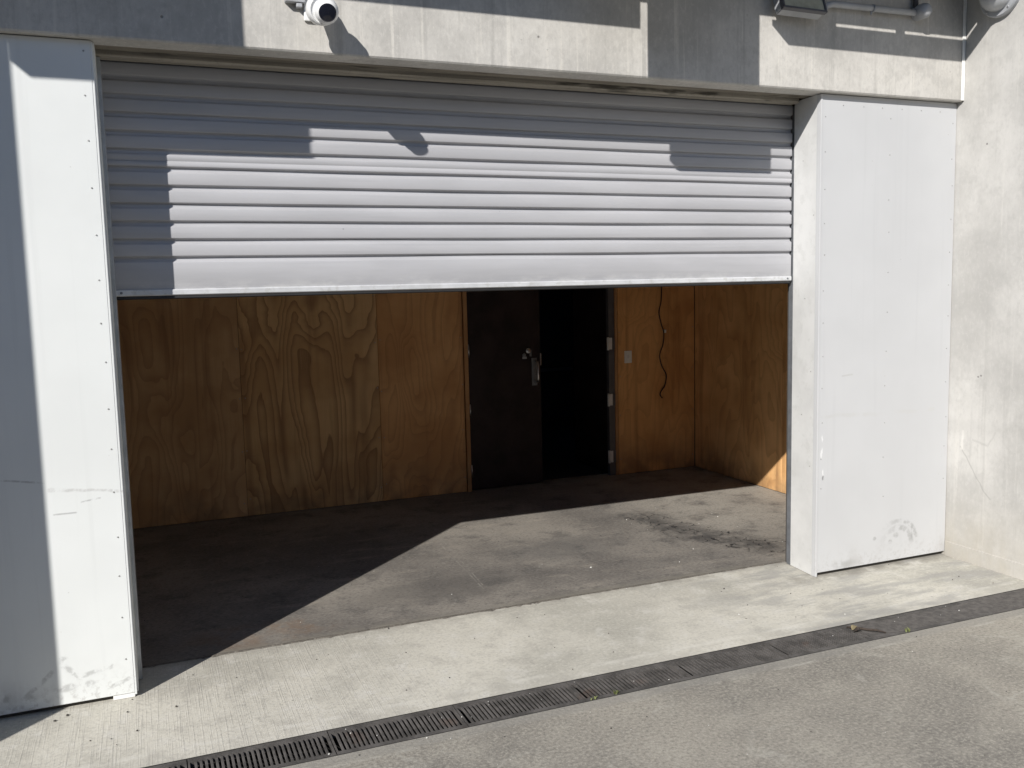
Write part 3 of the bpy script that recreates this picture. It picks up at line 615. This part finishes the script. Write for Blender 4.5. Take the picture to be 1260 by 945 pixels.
# ------------------------------------------------------------------ small things on the ground
tw = thing('twig', (3.19, -.73, 0), 'thin dark broken twig lying on the drain near the side wall', 'twig')
tube('stick', [(3.132, -.660, .006), (3.16, -.70, .012), (3.19, -.735, .010), (3.215, -.765, .014), (3.245, -.792, .006)], [.004, .005, .0055, .005, .003], TWIG, tw, 7)
tube('side_shoot', [(3.165, -.705, .012), (3.155, -.72, .016), (3.13, -.725, .010)], [.003, .0025, .0015], TWIG, tw, 6)
def leafobj(name, c, L, w, ang, tilt, mat, parent):
    bm = bmesh.new(); n = 5; prev = None
    for i in range(n+1):
        t = i/n; ww = w*math.sin(math.pi*min(.98, t+.06))**.8; hh = .25*L*math.sin(math.pi*t)
        row = [bm.verts.new((L*t, -ww, hh+.2*ww)), bm.verts.new((L*t, 0, hh)), bm.verts.new((L*t, ww, hh+.2*ww))]
        if prev:
            for j in range(2): bm.faces.new((prev[j], prev[j+1], row[j+1], row[j]))
        prev = row
    M = Matrix.Translation(c) @ Matrix.Rotation(ang, 4, 'Z') @ Matrix.Rotation(-tilt, 4, 'Y'); bmesh.ops.transform(bm, matrix=M, verts=bm.verts)
    return link(name, mesh(bm, name, True), mat, parent)
dl = thing('dead_leaf', (3.15, -.69, 0), 'curled yellowish dead leaf caught against the twig', 'leaf')
leafobj('blade', (3.13, -.70, .006), .042, .013, .4, .15, DEADLEAF, dl); leafobj('blade', (3.125, -.715, .004), .04, .012, -.4, .1, TWIG, dl)
for c, n, s, lab in (((3.352, -.818, 0), 7, .024, 'pale green weed growing at the drain edge right of the twig'), ((1.803, -.812, 0), 10, .017, 'small weed tuft at the drain edge, right of a twin tuft'), ((1.700, -.820, 0), 7, .013, 'tiny weed tuft at the drain edge, leftmost of the weeds')):
    wd = thing('weed', c, lab, 'weed', 'weeds along the drain')
    for i in range(n): leafobj('leaf', (c[0]+random.uniform(-.018, .018), c[1]+random.uniform(-.006, .006), -.001), s*random.uniform(.6, 1.2), s*.22, random.uniform(0, 6.28), random.uniform(.5, 1.2), LEAFY, wd)

def flake(bm, x, y, s, z0=.003):
    a = random.uniform(0, 6.28); k = random.randint(4, 6); top = []
    for i in range(k):
        t = a+2*math.pi*i/k; r = s*random.uniform(.5, 1.1); top.append(bm.verts.new((x+r*math.cos(t), y+r*.7*math.sin(t), z0+random.uniform(.3, .7)*s)))
    c = bm.verts.new((x, y, z0+s*.9)); bot = [bm.verts.new((v.co.x, v.co.y, z0-.001)) for v in top]
    for i in range(k): bm.faces.new((top[i], top[(i+1) % k], c)); bm.faces.new((bot[i], bot[(i+1) % k], top[(i+1) % k], top[i]))
bm = bmesh.new(); bd = bmesh.new()
for px, py, s in ((771, 640, .009), (727, 699, .011), (836, 692, .007), (883, 636, .007), (853, 676, .006), (556, 732, .006), (909, 757, .008), (405, 929, .008), (525, 909, .007), (464, 906, .005), (876, 633, .005), (1040, 757, .010), (1180, 752, .008), (860, 645, .005), (963, 667, .006)):
    p = at(px, py, 2, 0); flake(bm, p.x, p.y, s*.6)
for px, py, s in ((739, 660, .008), (891, 725, .009), (973, 731, .008), (920, 745, .006), (157, 877, .008), (169, 900, .009), (83, 881, .012), (68, 888, .012), (217, 870, .009), (500, 850, .006), (478, 774, .009), (1180, 710, .008), (1172, 714, .006), (1222, 718, .006), (442, 930, .006), (752, 897, .007)):
    p = at(px, py, 2, 0); flake(bd, p.x, p.y, s*.55)
for i in range(22): flake(bm, random.uniform(.3, 4.3), random.uniform(-.80, -.64), random.uniform(.0015, .0035), -.001)
for i in range(150): flake(bd, random.uniform(-.4, 4.3), random.choice((random.uniform(-.6, .3), random.uniform(.35, 2), random.uniform(-2.2, -.85))), random.uniform(.0012, .0035))
for i in range(90): flake(bm, random.uniform(-.2, 4.3), random.choice((random.uniform(-.6, .3), random.uniform(.35, 2), random.uniform(-2.2, -.85))), random.uniform(.001, .0025))
o = tag(link('litter', mesh(bm, 'litter'), LITTER), 'scattered pale flecks of litter on the concrete', 'litter'); o['kind'] = 'stuff'
o = tag(link('grit', mesh(bd, 'grit'), SPECK), 'scattered dark grit and crumbs on the concrete', 'grit'); o['kind'] = 'stuff'
